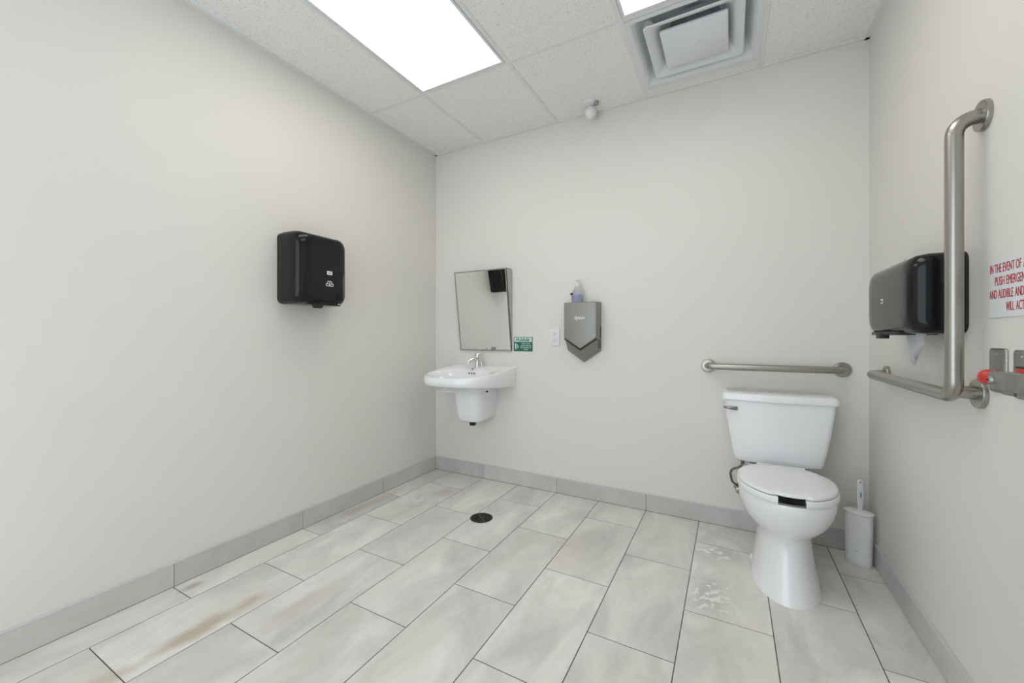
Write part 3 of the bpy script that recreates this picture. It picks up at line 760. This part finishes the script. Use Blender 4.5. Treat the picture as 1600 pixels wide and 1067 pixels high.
# seat ring with open front
def arc_pts(hx, yf, yb, yw, a0, a1, n, pf=2.0, pb=2.6):
    out = []
    for i in range(n+1):
        a = a0+(a1-a0)*i/n; c, s = cos(a), sin(a)
        k, L = (pf, yw-yf) if s < 0 else (pb, yb-yw)
        out.append((CX+math.copysign(abs(c)**(2/k), c)*hx, yw+math.copysign(abs(s)**(2/k), s)*L))
    return out
gap = math.asin(.047/.19)
outer = arc_pts(.191, 1.948, 2.40, 2.19, -pi/2+gap, 1.5*pi-gap, 60)
gi = math.asin(.052/.115)
inner = arc_pts(.115, 2.02, 2.34, 2.19, 1.5*pi-gi, -pi/2+gi, 60)
b = new(); prof = ((.4225, 0), (.4245, .003), (.446, .003), (.4505, .0))
def scaled(poly, k):
    return [(x, y) for x, y in poly]
vo = []
for z, ins in ((.423, .004), (.427, .0), (.447, .0), (.452, .004)):
    ring = [Vector((CX+(x-CX)*(1-ins/.19), 2.19+(y-2.19)*(1-ins/.24), z)) for x, y in outer] + [Vector((CX+(x-CX)*(1+ins/.115), 2.19+(y-2.19)*(1+ins/.17), z)) for x, y in inner]
    vo.append(ring)
n = len(outer); vr = [[b.verts.new(p) for p in r] for r in vo]
for a, c in zip(vr[:-1], vr[1:]):
    for i in range(2*n):
        j = (i+1) % (2*n); b.faces.new((a[i], a[j], c[j], c[i]))
for ring in (vr[0], vr[-1]):
    for i in range(n-1): b.faces.new((ring[i], ring[i+1], ring[2*n-2-i], ring[2*n-1-i]))
seat = obj('seat', b, M['seat'], t, angle=50)
# lid with small notch at the front
def lid_ring(ins, z, crown=0):
    out = []
    for i in range(120):
        a = 2*pi*i/120; c, s = cos(a), sin(a); hx = .186-ins
        k, L = (2.0, 2.19-1.955-ins) if s < 0 else (3.2, 2.395-2.19-ins)
        x = math.copysign(abs(c)**(2/k), c)*hx; y = 2.19+math.copysign(abs(s)**(2/k), s)*L
        if s > 0: x *= 1-.30*max(0, (y-2.22)/.175)**1.6
        if s < 0 and abs(x) < .075 and ins < .02:
            f = min(1, (.075-abs(x))/.028); f = f*f*(3-2*f); y += .016*f*(1 if ins < .01 else .5)
        out.append(Vector((CX+x, y, z)))
    return out
b = new(); loft(b, [lid_ring(.006, .4530), lid_ring(.0, .4555), lid_ring(0, .4635), lid_ring(.003, .4665), lid_ring(.012, .4695), lid_ring(.05, .4725), lid_ring(.11, .4740), lid_ring(.165, .4745)])
obj('lid', b, M['seat'], t, angle=50)
b = new()
for s in (-1, 1): box(b, CX+s*.075-.025, CX+s*.075+.025, 2.385, 2.425, .430, .462, bev=.006, seg=3)
lathe(b, (CX-.10, 2.398, .458), (1, 0, 0), [(0, .009), (.20, .009)], 14)
obj('hinge', b, M['seat'], t)
# supply line and valve
b = new(); xs, ysup = .060, YB-.10
pts = fillet([(xs, ysup, .445), (xs, ysup, .385), (xs-.065, ysup+.01, .365), (xs-.052, ysup+.035, .285), (xs-.02, ysup+.05, .262)], .045, 8)
tube(b, pts, .0062, 12); lathe(b, (xs, ysup, .445), (0, 0, -1), [(0, .016), (.022, .016), (.024, .009), (.04, .009)], 14)
obj('supply_hose', b, M['braid'], t)
b = new(); vx_, vz_ = xs-.018, .245
lathe(b, (vx_, YB, vz_), (0, -1, 0), [(0, .026), (.004, .026), (.007, .012), (.03, .011), (.03, .014), (.062, .014), (.064, .008)], 20)
lathe(b, (vx_, YB-.045, vz_), (0, 0, 1), [(0, .009), (.018, .009), (.018, .011), (.03, .011)], 14)
lathe(b, (vx_, YB-.062, vz_), (0, -1, 0), [(0, .005), (.012, .005), (.012, .017), (.018, .017), (.02, .010)], 14)
obj('shutoff_valve', b, M['dark_chrome'], t)

# ------------------------------------------------------------------ toilet brush
ux, uy, ua = .551, 2.537, R(-27)
t = thing('toilet_brush', 'white toilet brush in oval holder on the floor in the right corner', 'toilet brush', (ux, uy, 0))
def ov(w, d, z, p=2.4):
    out = []
    for i in range(48):
        a = 2*pi*i/48; c, s = cos(a), sin(a); x = math.copysign(abs(c)**(2/p), c)*w; y = math.copysign(abs(s)**(2/p), s)*d
        out.append(Vector((ux+x*cos(ua)-y*sin(ua), uy+x*sin(ua)+y*cos(ua), z)))
    return out
b = new(); loft(b, [ov(.048, .028, 0), ov(.051, .031, .004), ov(.052, .032, .03), ov(.055, .034, .245)]); hd = obj('holder', b, M['white_plastic'], t)
b = new(); loft(b, [ov(.057, .037, .245), ov(.059, .039, .249), ov(.059, .039, .254), ov(.055, .035, .258), ov(.03, .018, .261)]); obj('holder_lid', b, M['white_plastic'], t)
b = new(); lathe(b, (ux-.014, uy-.0265, .073), (-.35, -.9, 0), [(-.004, .0055), (.003, .005), (.0035, .003)], 14); obj('rivet', b, M['chrome'], hd)
b = new(); hdx = .006
rings = []
for z, w, d in ((.256, .012, .010), (.275, .010, .008), (.285, .013, .008), (.31, .0155, .0085), (.35, .0160, .0085), (.38, .0150, .008), (.392, .012, .0075)):
    rings.append([Vector((ux+hdx+u*cos(R(20)), uy+u*sin(R(20))+v, z)) for u, v in rrect(w, d, .006, 4)])
loft(b, rings)
# loop end with hanging hole
ring = [(ux+hdx+cos(a)*.0095*cos(R(20)), uy+cos(a)*.0095*sin(R(20)), .396+sin(a)*.0095) for a in [2*pi*i/20 for i in range(21)]]
tube(b, ring, .0055, 10, caps=False)
hn = obj('handle', b, M['white_plastic'], t, angle=60)
obj('grip_mark', bx(ux+hdx-.0035, ux+hdx+.0035, uy-.0092, uy-.0080, .325, .350, bev=.0004, seg=1), M['blue_ink'], hn, smooth=False)

# ------------------------------------------------------------------ floor drain
fx, fyd, fr = -1.337, 2.072, .069
t = thing('floor_drain', 'round dark metal drain grate set in the floor tiles', 'floor drain', (fx, fyd, 0))
b = new(); lathe(b, (fx, fyd, -.001), (0, 0, 1), [(0, fr), (.0025, fr), (.0032, fr-.002), (.0030, fr-.010), (.0008, fr-.011)], 48); obj('rim', b, M['drain'], t)
b = new()
for a in [R(20+60*i) for i in range(3)]:
    c, s = cos(a), sin(a); w = .0035
    loft(b, [[Vector((fx+sg*c*(fr-.010)-s*q, fyd+sg*s*(fr-.010)+c*q, z)) for q, z in ((-w, .0005), (w, .0005), (w, .003), (-w, .003))] for sg in (-1, 1)])
for r_ in (.018, .030, .042, .052):
    tube(b, [(fx+cos(a)*r_, fyd+sin(a)*r_, .0015) for a in [2*pi*i/36 for i in range(37)]], .0014, 6, caps=False)
lathe(b, (fx, fyd, 0), (0, 0, 1), [(0, .012), (.0035, .011)], 20)
obj('grate', b, M['drain'], t)
b = new(); lathe(b, (fx, fyd, -.0005), (0, 0, 1), [(0, fr-.009), (.0009, fr-.009)], 40); obj('sump', b, M['slot'], t)
